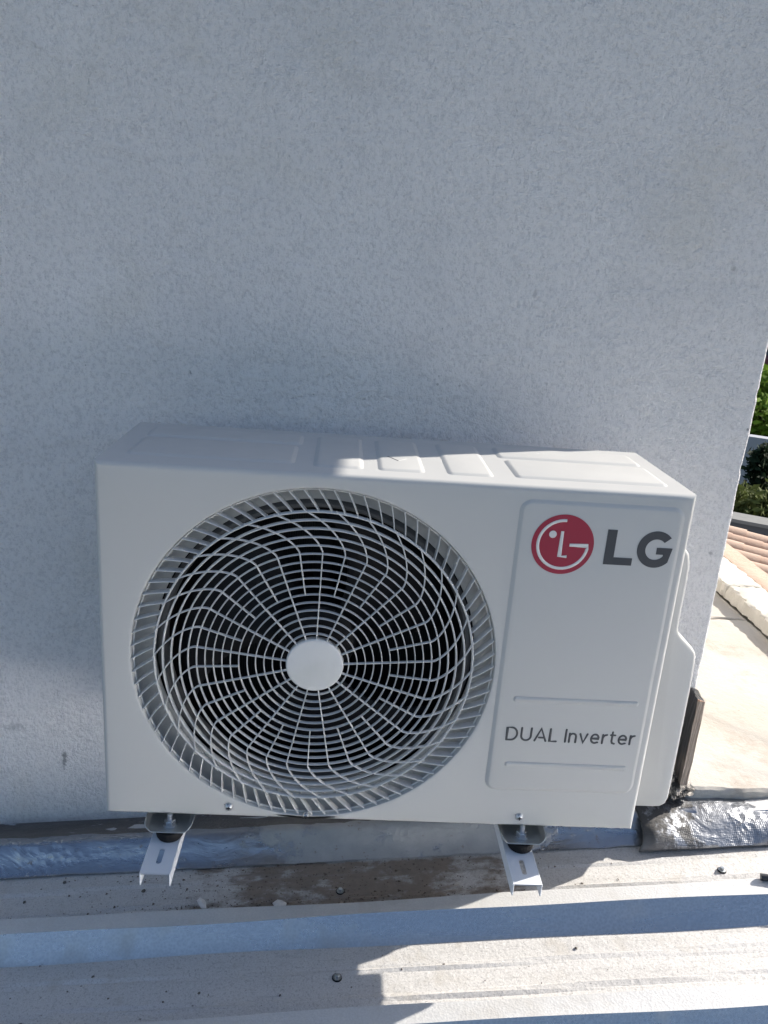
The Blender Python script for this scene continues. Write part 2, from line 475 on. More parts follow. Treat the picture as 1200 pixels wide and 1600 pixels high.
# flashing: grey bitumen strip and foil over the rib at the wall's foot
def flash_geo(pts, x0, x1, nx, mat, name, parent=None, jit=.002):
    v = []; fs = []; n_ = len(pts)
    for i in range(nx + 1):
        x = x0 + (x1 - x0) * i / nx
        for j, (y, h) in enumerate(pts):
            a = jit * (math.sin(x * 37 + j * 2.1) * .5 + math.sin(x * 91 + j * 4.4) * .35 + rnd.uniform(-.5, .5))
            v.append((x, y + a * .6, pan(x) + h + a * .5))
    for i in range(nx):
        for j in range(n_ - 1): fs.append((i * n_ + j, i * n_ + j + 1, (i + 1) * n_ + j + 1, (i + 1) * n_ + j))
    return mesh_obj(name, v, fs, mat, parent, smooth=True, sharp=50)
fl = empty('wall_flashing', (.2, .3, pan(.2)), 'silver foil and grey bitumen flashing along the foot of the wall', 'flashing')
flash_geo([(WY + .004, .027), (WY - .002, .0225), (.335, .024), (.310, .034), (.290, .043), (.272, .0445)], -3, .97, 260, M['bitumen'], 'bitumen_strip', fl)
flash_geo([(.286, .0428), (.278, .0458), (.270, .0465), (.2625, .0425), (.2515, .024), (.2365, .004), (.2325, .0028)], -3, .97, 260, M['foil'], 'foil_tape', fl, .0014)

# ------------------------------------------------------------------ right-hand ledge: slab, kerb, membrane, board
led = empty('ledge', (1.2, 1.0, -.3), 'sunlit pale concrete ledge beside the wall corner', 'ledge')
def rough_slab(name, x0, x1, y0, y1, z0, z1, mat, parent, nx, ny, j=.003):
    """a slab with uneven, chipped rims"""
    v = []; fs = []
    ring = [(x0 + (x1 - x0) * i / nx, y0) for i in range(nx)] + [(x1, y0 + (y1 - y0) * i / ny) for i in range(ny)] + \
           [(x1 - (x1 - x0) * i / nx, y1) for i in range(nx)] + [(x0, y1 - (y1 - y0) * i / ny) for i in range(ny)]
    m_ = len(ring); cx, cy = (x0 + x1) / 2, (y0 + y1) / 2
    for lev, (z, ins) in enumerate([(z0, 0), (z0 + (z1 - z0) * .5, 0), (z1 - .004, 0), (z1, .005)]):
        for (x, y) in ring:
            a = rnd.uniform(-j, j)
            v.append((x + (ins + a) * (1 if x < cx else -1), y + (ins + a) * (1 if y < cy else -1), z + rnd.uniform(-j, j) * .3))
    for l in range(3):
        for i in range(m_):
            i2 = (i + 1) % m_
            fs.append((l * m_ + i, l * m_ + i2, (l + 1) * m_ + i2, (l + 1) * m_ + i))
    fs.append(tuple(range(m_ - 1, -1, -1))); fs.append(tuple(3 * m_ + i for i in range(m_)))
    return mesh_obj(name, v, fs, mat, parent, smooth=True, sharp=30)
rough_slab('slab', .958, 1.452, .300, 1.071, -.162, -.140, M['slab'], led, 30, 40, .0022)
rough_slab('slab', .958, 1.452, 1.079, 2.6, -.162, -.140, M['slab'], led, 30, 60, .0022)
box('bed', .90, 1.63, .322, 2.62, -.6, -.1635, M['slab'], led)
kerb = empty('kerb', (1.5, 1.6, -.14), 'rough cream stone kerb standing along the pale ledge', 'kerb')
for (y0, y1) in ((.31, .72), (.726, 1.215), (1.221, 1.66), (1.666, 2.1), (2.106, 2.6)):
    rough_slab('coping_stone', 1.452 + rnd.uniform(-.004, .004), 1.560, y0, y1, -.1385, -.097, M['stone'], kerb, 12, 40, .0045)
rough_slab('mortar_band', 1.5625, 1.645, .31, 2.6, -.145, -.102, M['peach'], kerb, 8, 60, .002)

mem = []
def membrane():
    pts = [(.318, -.1635), (.298, -.1645), (.276, -.167), (.254, -.174), (.235, -.185), (.222, -.198), (.2145, -.210), (.212, -.219), (.2135, -.227)]
    v = []; fs = []; nx = 150; n_ = len(pts)
    for i in range(nx + 1):
        x = .858 + (1.63 - .858) * (i / nx)
        for j, (y, z) in enumerate(pts):
            u = j / (n_ - 1)
            zz = z + (pan(x) + .006 - (-.226)) * u
            fold = .005 * math.sin(x * 21 - u * 6.5) * math.sin(u * math.pi) + .002 * math.sin(x * 61 + u * 7) * math.sin(u * math.pi) + rnd.uniform(-.0003, .0003)
            endc = max(0, 1 - (x - .858) / .02)
            v.append((x + .008 * math.sin(u * 3.1) * endc - .004 * endc, y - fold + .012 * endc * math.sin(u * math.pi), zz + fold * .3))
    for i in range(nx):
        for j in range(n_ - 1): fs.append((i * n_ + j, i * n_ + j + 1, (i + 1) * n_ + j + 1, (i + 1) * n_ + j))
    o = mesh_obj('foil_membrane', v, fs, M['membrane'], smooth=True, sharp=60)
    md = o.modifiers.new('thick', 'SOLIDIFY'); md.thickness = .004; md.offset = -1
    tag(o, 'crinkled silver foil membrane with tar streaks below the pale ledge', 'membrane')
membrane()
# tar daubs and mortar smeared between wall corner, board and membrane
def lump(name, pts, mat, label, cat, rough=.4, seed=1):
    bm = bmesh.new(); rr = random.Random(seed)
    for (c, r, sc) in pts:
        q = bmesh.ops.create_icosphere(bm, subdivisions=3, radius=r)
        for v in q['verts']:
            d = v.co.normalized(); w = 1 + rough * (math.sin(d.x * 7 + seed) * math.sin(d.z * 9 + seed * 2) * .5 + rr.uniform(-.12, .12))
            v.co = Vector((d.x * r * sc[0] * w, d.y * r * sc[1] * w, d.z * r * sc[2] * w)) + Vector(c)
    o = bm_obj(name, bm, mat, smooth=True, sharp=80); tag(o, label, cat); return o

def board():
    a = Vector((.9545, WY - .001)); b = Vector((.9215, .2505)); tk = Vector((.0125, -.001))
    v = []
    for (p, zt) in ((a, .040), (b, .0705), (b + tk, .0675), (a + tk, .037)):
        v += [(p.x, p.y, -.100 - (.035 if p.y > .3 else 0)), (p.x, p.y, zt)]
    bm = bmesh.new(); bv = [bm.verts.new(q) for q in v]
    for f in ((0, 2, 3, 1), (2, 4, 5, 3), (4, 6, 7, 5), (6, 0, 1, 7), (1, 3, 5, 7), (0, 6, 4, 2)): bm.faces.new([bv[q] for q in f])
    bmesh.ops.subdivide_edges(bm, edges=bm.edges[:], cuts=6, use_grid_fill=True)
    for q in bm.verts: q.co += Vector((rnd.uniform(-1, 1), rnd.uniform(-1, 1), rnd.uniform(-1, 1))) * .0007
    o = bm_obj('board', bm, M['board'])
    tag(o, 'short tar stained board standing on edge at the wall corner', 'board')
board()
def ground_lump():
    t = NT('tarry_mortar'); n = t.noise(45, 6, .7)
    c = t.mix(t.ramp(n, .42, .58), (.02, .019, .018), t.mix(t.noise(90, 4), (.22, .20, .175), (.40, .37, .33)))
    t.set(Base_Color=c, Roughness=.7, Normal=t.bump(n, .7, .01))
    lump('mortar_lump', [((.926, .290, -.128), .024, (.75, .95, .9)), ((.944, .305, -.138), .03, (.9, .9, .5)), ((.893, .315, -.160), .04, (.7, .9, .6)), ((.885, .285, -.176), .02, (.8, .6, .7))],
         t.m, 'rough tarry mortar packed at the foot of the board', 'mortar', .8, 3)
ground_lump()

# ------------------------------------------------------------------ air conditioner
W, H, D = .733, .495, .2336
FX, FZ, FR = .273, .242, .2345
ac = empty('air_conditioner', (W / 2, D / 2, 0), 'white outdoor air conditioner unit with round fan grille on wall brackets', 'air conditioner')
def housing():
    N = 192
    angs = [2 * math.pi * i / N for i in range(N)]
    cor = [math.atan2(z - FZ, x - FX) % (2 * math.pi) for x in (0, W) for z in (0, H)]
    for c_ in cor:
        i = min(range(N), key=lambda q: abs((angs[q] - c_ + math.pi) % (2 * math.pi) - math.pi)); angs[i] = c_
    def rect(a, ins):
        dx, dz = math.cos(a), math.sin(a); ts = []
        if dx > 1e-9: ts.append((W - FX) / dx)
        if dx < -1e-9: ts.append(-FX / dx)
        if dz > 1e-9: ts.append((H - FZ) / dz)
        if dz < -1e-9: ts.append(-FZ / dz)
        t = min(ts); x, z = FX + dx * t, FZ + dz * t
        return (min(max(x, ins), W - ins), min(max(z, ins), H - ins))
    v = []; loops = []
    def loop(f):
        loops.append(len(v)); v.extend(f(a) for a in angs)
    for (r, y) in ((.2115, .036), (.2120, .033), (.2150, .031), (.2210, .0285), (.2275, .024), (.2315, .0165), (.2335, .008), (FR, .0015), (FR + .0006, .0004), (FR + .0016, 0), (FR + .0048, 0)):
        loop(lambda a, r=r, y=y: (FX + r * math.cos(a), y, FZ + r * math.sin(a)))
    rr = .0075
    # the circle reaches close to the rim: keep the rectangle loop outside it
    def edge(a, ins, y):
        x, z = rect(a, ins); 
        return (x, y, z)
    for q in range(5):
        t = q / 4 * math.pi / 2
        loop(lambda a, t=t: edge(a, rr * (1 - math.sin(t)), rr * (1 - math.cos(t))))
    loop(lambda a: edge(a, 0, D - .004)); loop(lambda a: edge(a, .004, D))
    fs = []
    for a, b in zip(loops, loops[1:]):
        for i in range(N):
            j = (i + 1) % N; fs.append((a + i, b + i, b + j, a + j))
    fs.append(tuple(loops[-1] + i for i in range(N)))
    o = mesh_obj('housing', v, fs, M['ac'], ac, smooth=True, sharp=38)
    o.data.flip_normals()
    return o
hs = housing()
lathe('shroud', [(.2100, .040), (.2050, .036), (.2005, .036), (.1985, .040), (.1980, .060)], M['shroud'], ac, Vector((FX, 0, FZ)) - world_loc(ac), n=96, axis='y')
# dark inside: coil, motor, fan
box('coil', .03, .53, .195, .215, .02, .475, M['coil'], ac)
box('shade_liner', .52, .523, .08, .21, .02, .475, M['dark'], ac)  # near-black sheets added inside, putting the interior's shade into colour
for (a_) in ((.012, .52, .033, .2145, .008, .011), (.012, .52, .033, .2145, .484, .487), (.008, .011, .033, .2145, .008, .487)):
    box('shade_liner', *a_, M['dark'], ac)
mo = lathe('fan_motor', [(0, .14), (.045, .14), (.048, .145), (.048, .194), (0, .194)], M['dark'], ac, Vector((FX, 0, FZ)) - world_loc(ac), n=32, axis='y')
box('motor_bracket', FX - .012, FX + .012, .165, .19, .02, .475, M['dark'], ac)
fan = lathe('fan', [(0, .055), (.040, .057), (.052, .064), (.056, .075), (.056, .125), (0, .125)], M['blade'], ac, Vector((FX, 0, FZ)) - world_loc(ac), n=40, axis='y')
def blade():
    v = []; fs = []; nr, nt = 10, 8
    for i in range(nr + 1):
        r = .05 + (.187 - .05) * i / nr
        for j in range(nt + 1):
            t = j / nt
            th = (t - .5) * (1.15 + .35 * i / nr) + .32 * (i / nr) ** 1.6
            y = .118 - t * .052 - .006 * math.sin(t * math.pi)
            v.append((r * math.cos(th), y, r * math.sin(th)))
    for i in range(nr):
        for j in range(nt): fs.append((i * (nt + 1) + j, i * (nt + 1) + j + 1, (i + 1) * (nt + 1) + j + 1, (i + 1) * (nt + 1) + j))
    o = mesh_obj('fan_blade', v, fs, M['blade'], fan, Vector((0, 0, 0)), smooth=True, sharp=60)
    md = o.modifiers.new('thick', 'SOLIDIFY'); md.thickness = .003
    return o
b0 = blade(); b0.rotation_euler = (0, -.5, 0)
for q in (1, 2):
    c_ = b0.copy(); COL.objects.link(c_); c_.parent = fan; c_.rotation_euler = (0, -.5 - q * 2 * math.pi / 3, 0)

# grille: rim, hub disc, rings, bent spokes, slanted fins
gr = lathe('fan_grille', [(.2318, .0085), (.2330, .0062), (.2328, .0050), (.2320, .0048), (.2310, .0060), (.2318, .0085)], M['plastic'], ac, Vector((FX, 0, FZ)) - world_loc(ac), n=144, axis='y')
def dome(r): return -.0055 * (1 - (r / .2345) ** 2)
hub = lathe('hub_disc', [(0, -.0080), (.030, -.0079), (.0352, -.0073), (.0368, -.0058), (.0372, -.001), (.0365, .003), (0, .003)], M['plastic'], gr, Vector((0, 0, 0)), n=64, axis='y')
RINGS = [.0437 + .01075 * q for q in range(16)]
for q, r in enumerate(RINGS):
    t = .00078 + .0007 * max(0, (r - .13) / .08); y = dome(r); dp = .0042 + (.002 if q > 12 else 0)
    lathe('grille_ring', [(r - t * .55, y + .0002), (r - t * .2, y - .0006), (r + t * .2, y - .0006), (r + t * .55, y + .0002), (r + t, y + .002), (r + t * .9, y + dp), (r - t * .9, y + dp), (r - t, y + .002), (r - t * .55, y + .0002)],
          M['plastic'], gr, Vector((0, 0, 0)), n=112, axis='y')
def strip_mesh(name, path, width, y_off, depth):
    """blade-like bar following path [(r, theta)], front edge rounded"""
    v = []; fs = []
    P = [Vector((r * math.cos(t), 0, r * math.sin(t))) for (r, t) in path]
    for i, p in enumerate(P):
        a, b = P[max(0, i - 1)], P[min(len(P) - 1, i + 1)]
        tg = (b - a).normalized(); s_ = Vector((tg.z, 0, -tg.x)) * width / 2
        y = dome(path[i][0]) + y_off
        for (sx, yy) in ((-1, depth), (-1, .0014), (-.45, 0), (.45, 0), (1, .0014), (1, depth)):
            q = p + s_ * sx; v.append((q.x, y + yy, q.z))
    for i in range(len(P) - 1):
        for j in range(6):
            j2 = (j + 1) % 6; fs.append((i * 6 + j, (i + 1) * 6 + j, (i + 1) * 6 + j2, i * 6 + j2))
    fs.append(tuple(range(6))); fs.append(tuple((len(P) - 1) * 6 + j for j in range(5, -1, -1)))
    me = bpy.data.meshes.new(name); me.from_pydata(v, [], fs); me.update(); return me
def th(r): return .30 * max(0, (r - .153) / .053) ** 1.38
def spoke_path(r0):
    rs = [r0, (r0 + .151) / 2, .151] + [.151 + .056 * i / 18 for i in range(1, 19)]
    return [(r, th(r)) for r in rs]
ms_long = strip_mesh('grille_spoke', spoke_path(.036), .0016, -.0007, .0042)
ms_short = strip_mesh('grille_spoke', spoke_path(RINGS[5]), .0016, -.0007, .0042)
m_fin = strip_mesh('grille_fin', [(.2045, 0), (.214, .028), (.224, .058), (.2336, .086)], .0014, .0002, .012)
for me in (ms_long, ms_short, m_fin): me.materials.append(M['plastic'])
def part(name, me, parent, ry):
    o = bpy.data.objects.new(name, me); COL.objects.link(o); o.parent = parent; o.rotation_euler = (0, ry, 0); return o
for q in range(34): part('grille_spoke', ms_long if q % 2 == 0 else ms_short, gr, -(2 * math.pi * q / 34 + .075))
for q in range(80): part('grille_fin', m_fin, gr, -(2 * math.pi * q / 80 + .02))

# pressed panels
def pressed(name, x0, x1, z0, z1, h, bev, rad, mat, parent, plane, n=5):
    """raised sheet-metal field: rounded rectangle with sloping rim; plane 'front' (y=0, -y out) or 'top' (z=H)"""
    def rr(ins, rad):
        pts = []
        for (cx, cz, a0) in ((x1 - ins - rad, z1 - ins - rad, 0), (x0 + ins + rad, z1 - ins - rad, 90), (x0 + ins + rad, z0 + ins + rad, 180), (x1 - ins - rad, z0 + ins + rad, 270)):
            for i in range(n + 1):
                a = R(a0 + 90 * i / n); pts.append((cx + rad * math.cos(a), cz + rad * math.sin(a)))
        return pts
    loops = [(0, -.0006), (bev * .25, h * .12), (bev * .5, h * .5), (bev * .75, h * .88), (bev, h)]
    v = []; fs = []
    for (ins, hh) in loops:
        for (x, z) in rr(ins, max(.0006, rad - ins)):
            v.append((x, -hh, z) if plane == 'front' else (x, z, H + hh))
    k_ = 4 * (n + 1)
    for l in range(len(loops) - 1):
        for i in range(k_):
            j = (i + 1) % k_; fs.append((l * k_ + i, l * k_ + j, (l + 1) * k_ + j, (l + 1) * k_ + i))
    fs.append(tuple((len(loops) - 1) * k_ + i for i in range(k_)))
    bm = bmesh.new(); bv = [bm.verts.new(q) for q in v]
    for f in fs: bm.faces.new([bv[q] for q in f])
    me = bpy.data.meshes.new(name)
    bm.normal_update()
    want = Vector((0, -1, 0)) if plane == 'front' else Vector((0, 0, 1))
    if bm.faces[:][-1].normal.dot(want) < 0: bmesh.ops.reverse_faces(bm, faces=bm.faces[:])
    bm.to_mesh(me); bm.free()
    return link_mesh(name, me, mat, parent, None, True, 30)
pressed('front_panel', .5125, .7225, .060, .480, .0032, .007, .016, M['ac'], ac, 'front')
for z in (.204, .104):
    bm = bmesh.new(); v, f = tube_geo([(.541, -.0032, z), (.702, -.0032, z)], .0042, 10, .42)
    bv = [bm.verts.new(q) for q in v]
    for q in f: bm.faces.new([bv[i] for i in q])
    for e, sx in (((.541, -.0032, z), 1), ((.702, -.0032, z), 1)):
        s_ = bmesh.ops.create_uvsphere(bm, u_segments=12, v_segments=8, radius=.0042)
        for q in s_['verts']: q.co = Vector((q.co.x, q.co.y * .42, q.co.z)) + Vector(e)
    bm_obj('pressed_rib', bm, M['ac'], ac, smooth=True, sharp=50)
for (x0, x1, y0, y1) in ((.026, .236, .037, .136), (.026, .240, .142, .204), (.256, .322, .030, .204), (.337, .399, .030, .204), (.424, .486, .030, .204), (.511, .712, .034, .129), (.506, .712, .137, .204)):
    pressed('top_panel', x0, x1, y0, y1, .0024, .008, .010, M['ac'], ac, 'top')
# small tick mark on the lid
v, f = tube_geo([(.353, .100, H + .0025), (.366, .078, H + .0025)], .0009, 6, .3, up=Vector((0, 0, 1)))
mesh_obj('tick_mark', v, f, M['ink2'], ac)
v, f = tube_geo([(.366, .078, H + .0025), (.378, .092, H + .0025)], .0007, 6, .3, up=Vector((0, 0, 1)))
mesh_obj('tick_mark', v, f, M['logo_white'], ac)

# service cover on the right side
def service_cover():
    top = [(.7335, .412), (.746, .412), (.754, .409), (.760, .401), (.7635, .387), (.7645, .36), (.7645, .305), (.7650, .294)]
    for i in range(1, 13):
        t = i / 12; s_ = t * t * (3 - 2 * t)
        top.append((.7650 + .0325 * s_, .294 - .042 * t))
    top += [(.7985, .240), (.7995, .21), (.8000, .15), (.8005, .06), (.8005, .022), (.798, .012), (.790, .006), (.779, .0045), (.7335, .0045)]
    ya, yb = .046, .166
    v = []; fs = []; m_ = len(top)
    levels = [(ya, .006), (ya + .0012, .0025), (ya + .004, .0006), (ya + .008, 0), (yb - .008, 0), (yb - .002, .002), (yb, .006)]
    nrm = []
    for i in range(m_):
        a = Vector(top[max(0, i - 1)]); b = Vector(top[min(m_ - 1, i + 1)]); d = (b - a).normalized(); nrm.append(Vector((-d.y, d.x)))
    for (y, ins) in levels:
        for i, (x, z) in enumerate(top):
            # inward normal (path runs clockwise, inside is to the right)
            q = Vector((x, z)) - nrm[i] * ins
            v.append((max(.7335, q.x), y, q.y))
    for l in range(len(levels) - 1):
        for i in range(m_ - 1): fs.append((l * m_ + i, l * m_ + i + 1, (l + 1) * m_ + i + 1, (l + 1) * m_ + i))
    fs.append(tuple(range(m_ - 1, -1, -1))); fs.append(tuple((len(levels) - 1) * m_ + i for i in range(m_)))
    bm = bmesh.new(); bv = [bm.verts.new(q) for q in v]
    for f in fs: bm.faces.new([bv[q] for q in f])
    return bm_obj('service_cover', bm, M['ac'], ac, smooth=True, sharp=42)
service_cover()
for (x, z, r) in [(.747, .085 - .032 * q_, .020) for q_ in range(6)]:  # unseen stack of pipes, added to block sunlight slipping past the unit
    vv, ff = tube_geo([(x, .160 if z > .01 else .181, z), (x, .25, z), (x, .30, z - .004), (x, .355, z - .004)], r, 16, up=Vector((0, 0, 1)))
    mesh_obj('shade_pipe', vv, ff, M['hose'], ac, smooth=True)
# screws along the bottom edge
def screw(x, z, r=.0055):
    s_ = lathe('screw', [(0, -.0046), (r * .45, -.0044), (r * .8, -.0032), (r * .98, -.0012), (r * 1.0, -.0002), (r * 1.35, -.0001), (r * 1.4, .0006)], M['zinc'], ac, Vector((x, 0, z)) - world_loc(ac), n=24, axis='y')
    bm = bmesh.new(); add_box(bm, -.0027, .0027, -.0050, -.0041, -.0006, .0006); add_box(bm, -.0006, .0006, -.0051, -.0040, -.0027, .0027)
    bm_obj('screw_cross', bm, M['dark'], s_, Vector((0, 0, 0)))
screw(.166, .018); screw(.568, .0175); screw(.272, .0085, .0035)

# ---- lettering
YP = -.0032
def flat_poly(name, outline, mat, parent, y, thick=.0006, holes=None):
    v = [(x, y, z) for (x, z) in outline] + [(x, y - thick, z) for (x, z) in outline]; k_ = len(outline)
    bm = bmesh.new(); bv = [bm.verts.new(q) for q in v]
    for i in range(k_):
        j = (i + 1) % k_; bm.faces.new((bv[i], bv[j], bv[k_ + j], bv[k_ + i]))
    fa = bm.faces.new([bv[k_ + i] for i in range(k_)]); bmesh.ops.triangulate(bm, faces=[fa])
    return bm_obj(name, bm, mat, parent)
def stroke(name, path, rad, mat, parent, y, caps=True):
    v, f = tube_geo([(x, y, z) for (x, z) in path], rad, 10, .35)
    bm = bmesh.new(); bv = [bm.verts.new(q) for q in v]
    for q in f: bm.faces.new([bv[i] for i in q])
    if caps:
        for e in (path[0], path[-1]):
            s_ = bmesh.ops.create_uvsphere(bm, u_segments=10, v_segments=6, radius=rad * .98)
            for q in s_['verts']: q.co = Vector((q.co.x + e[0], q.co.y * .35 + y, q.co.z + e[1]))
    return bm_obj(name, bm, mat, parent, smooth=True, sharp=60)
LX, LZ, LR = .572, .4235, .0392
disc = [(LX + LR * math.cos(2 * math.pi * i / 72), LZ + LR * math.sin(2 * math.pi * i / 72)) for i in range(72)]
badge = flat_poly('badge', disc, M['red'], ac, YP)
badge['label'] = 'red round badge with pale line face'
def arc(cx, cz, r, a0, a1, n_=36): return [(cx + r * math.cos(R(a0 + (a1 - a0) * i / n_)), cz + r * math.sin(R(a0 + (a1 - a0) * i / n_))) for i in range(n_ + 1)]
yb_ = YP - .0007
stroke('badge_line', arc(LX, LZ, .0315, 88, 360) + [(LX + .0085, LZ)], .0019, M['logo_white'], badge, yb_, False)
stroke('badge_line', [(LX - .0025, LZ + .0175), (LX - .0025, LZ - .0155), (LX + .0068, LZ - .0155)], .0019, M['logo_white'], badge, yb_, False)
dot = [(LX - .0142 + .0047 * math.cos(2 * math.pi * i / 28), LZ + .0130 + .0047 * math.sin(2 * math.pi * i / 28)) for i in range(28)]
flat_poly('badge_dot', dot, M['logo_white'], badge, YP - .0006, .0007)
lz0, lz1 = .4005, .4465
def quad_strip(name, A, B, mat, parent, y, thick=.0006, extra=()):
    """letter built from quads between two edge polylines plus extra four-cornered pieces"""
    bm = bmesh.new()
    def quad(q):
        lo = [bm.verts.new((x, y, z)) for (x, z) in q]; hi = [bm.verts.new((x, y - thick, z)) for (x, z) in q]
        bm.faces.new(hi)
        for i in range(4): bm.faces.new((lo[i], lo[(i + 1) % 4], hi[(i + 1) % 4], hi[i]))
    for i in range(len(A) - 1): quad((A[i], A[i + 1], B[i + 1], B[i]))
    for e in extra: quad(e)
    bmesh.ops.remove_doubles(bm, verts=bm.verts[:], dist=1e-6)
    return bm_obj(name, bm, mat, parent)
quad_strip('letter', [(.6265, lz1), (.6265, lz0 + .0098), (.6265, lz0)], [(.6385, lz1), (.6385, lz0 + .0098), (.6385, lz0)], M['ink'], ac, YP,
           extra=[((.6385, lz0), (.6625, lz0), (.6625, lz0 + .0098), (.6385, lz0 + .0098))])
gcx, gcz = .6905, .4235
def garc(r, a0, a1, k_=40): return [(gcx + r * .98 * math.cos(R(a0 + (a1 - a0) * i / k_)), gcz + r * math.sin(R(a0 + (a1 - a0) * i / k_))) for i in range(k_ + 1)]
GO = garc(.0242, 42, 318); GI = garc(.0136, 44, 322)
xr = gcx + .0212
quad_strip('letter', GO, GI, M['ink'], ac, YP, extra=[(GI[-1], GO[-1], (xr, gcz + .0026), (gcx + .0112, gcz + .0026)), ((gcx + .0012, gcz - .0062), (gcx + .0112, gcz - .0062), (gcx + .0112, gcz + .0026), (gcx + .0012, gcz + .0026)) ])
# "DUAL Inverter" in thin round strokes: glyph paths in a unit cap-height box
GL = {
 'D': (.80, [[(0, 0), (0, 1), (.34, 1)] + [(.34 + .43 * math.cos(R(a)), .5 + .5 * math.sin(R(a))) for a in range(75, -91, -15)] + [(0, 0)]]),
 'U': (.76, [[(0, 1), (0, .38)] + [(.37 + .37 * math.cos(R(a)), .37 + .37 * math.sin(R(a))) for a in range(180, 361, 18)] + [(.74, 1)]]),
 'A': (.84, [[(0, 0), (.42, 1), (.84, 0)], [(.30, .27), (.70, .27)]]),
 'L': (.50, [[(0, 1), (0, 0), (.5, 0)]]),
 'I': (.0, [[(0, 0), (0, 1)]]),
 'n': (.50, [[(0, 0), (0, .70)], [(0, .42)] + [(.25 + .25 * math.cos(R(a)), .44 + .26 * math.sin(R(a))) for a in range(170, -1, -17)] + [(.50, 0)]]),
 'v': (.56, [[(0, .70), (.28, 0), (.56, .70)]]),
 'e': (.60, [[(.02, .36), (.60, .36)] + [(.31 + .29 * math.cos(R(a)), .35 + .35 * math.sin(R(a))) for a in range(15, 311, 16)] + [(.54, .06)]]),
 'r': (.30, [[(0, 0), (0, .70)], [(0, .42), (.06, .58), (.16, .67), (.30, .70)]]),
 't': (.34, [[(.12, .95), (.12, .20), (.17, .06), (.34, .0)], [(0, .70), (.34, .70)]]),
}
cap = .0188; adv = .5345; tw = .0019
dual = empty('x', (0, 0, 0), '', ''); bpy.data.objects.remove(dual)
for ch in 'DUAL Inverter':
    if ch == ' ': adv += .0072; continue
    w_, paths = GL[ch]
    bm = bmesh.new()
    for pi_, p in enumerate(paths):
        pts = [(adv + x * cap * .95, YP - .0003 - .00007 * pi_, .1425 + z * cap) for (x, z) in p]
        rad = .00145
        v, f = tube_geo(pts, rad, 8, .35)
        bv = [bm.verts.new(q) for q in v]
        for q in f: bm.faces.new([bv[i] for i in q])
        for e in (pts[0], pts[-1]):
            s_ = bmesh.ops.create_uvsphere(bm, u_segments=8, v_segments=6, radius=rad * .98)
            for q in s_['verts']: q.co = Vector((q.co.x, q.co.y * .35, q.co.z)) + Vector(e)
    bm_obj('letter', bm, M['ink2'], ac, smooth=True, sharp=60)
    adv += w_ * cap * .95 + .0053

# ------------------------------------------------------------------ feet of the unit, wall brackets
def foot(cx, cy, front):
    """pressed base foot with upturned sides, bolt, nut and rubber pad"""
    s = 1 if front else -1
    v = []; fs = []
    xs = [-.0320, -.0295, -.0265, -.022, .022, .0265, .0295, .0320]
    hs_ = [.011, .006, .001, 0, 0, .001, .006, .011]
    ys = [-.030, -.026, -.018, .0, .016, .035]
    for yi, y in enumerate(ys):
        for xi, x in enumerate(xs):
            k_ = 1.0 if yi > 1 else (.965 if yi == 1 else .84)
            v.append((cx + x * k_, cy + s * (y + .004), -.0125 + hs_[xi] * (.55 if yi == 0 else 1) + (0.0 if yi else .0012)))
    nx = len(xs)
    for j in range(len(ys) - 1):
        for i in range(nx - 1): fs.append((j * nx + i, j * nx + i + 1, (j + 1) * nx + i + 1, (j + 1) * nx + i))
    o = mesh_obj('foot', v, fs, M['footsteel'], ac, smooth=True, sharp=60)
    md = o.modifiers.new('thick', 'SOLIDIFY'); md.thickness = .0016
    sd = o.modifiers.new('sub', 'SUBSURF'); sd.levels = 1; sd.render_levels = 1
    by = cy - s * .008
    wl_ = world_loc(o)
    lathe('bolt', [(0, .004), (.0032, .004), (.0037, .0035), (.0037, -.031), (0, -.031)], M['zinc'], o, Vector((cx, by, 0)) - wl_, n=16)
    lathe('nut', [(.0036, -.0046), (.0072, -.0048), (.0078, -.0056), (.0078, -.0108), (.0036, -.0110)], M['zinc'], o, Vector((cx, by, 0)) - wl_, n=6, smooth=False)
    lathe('washer', [(.0036, -.0105), (.0092, -.0106), (.0094, -.0122), (.0036, -.0124)], M['zinc'], o, Vector((cx, by, 0)) - wl_, n=24)
    lathe('rubber_pad', [(.0036, -.0142), (.0165, -.0143), (.0188, -.0155), (.0192, -.020), (.0182, -.0265), (.0165, -.0296), (.0036, -.0296)], M['rubber'], o, Vector((cx, by, 0)) - wl_, n=32)
ARMS = (.083, .5705)
for cx in ARMS:
    foot(cx + .004, .006, True); foot(cx + .004, .255, False)
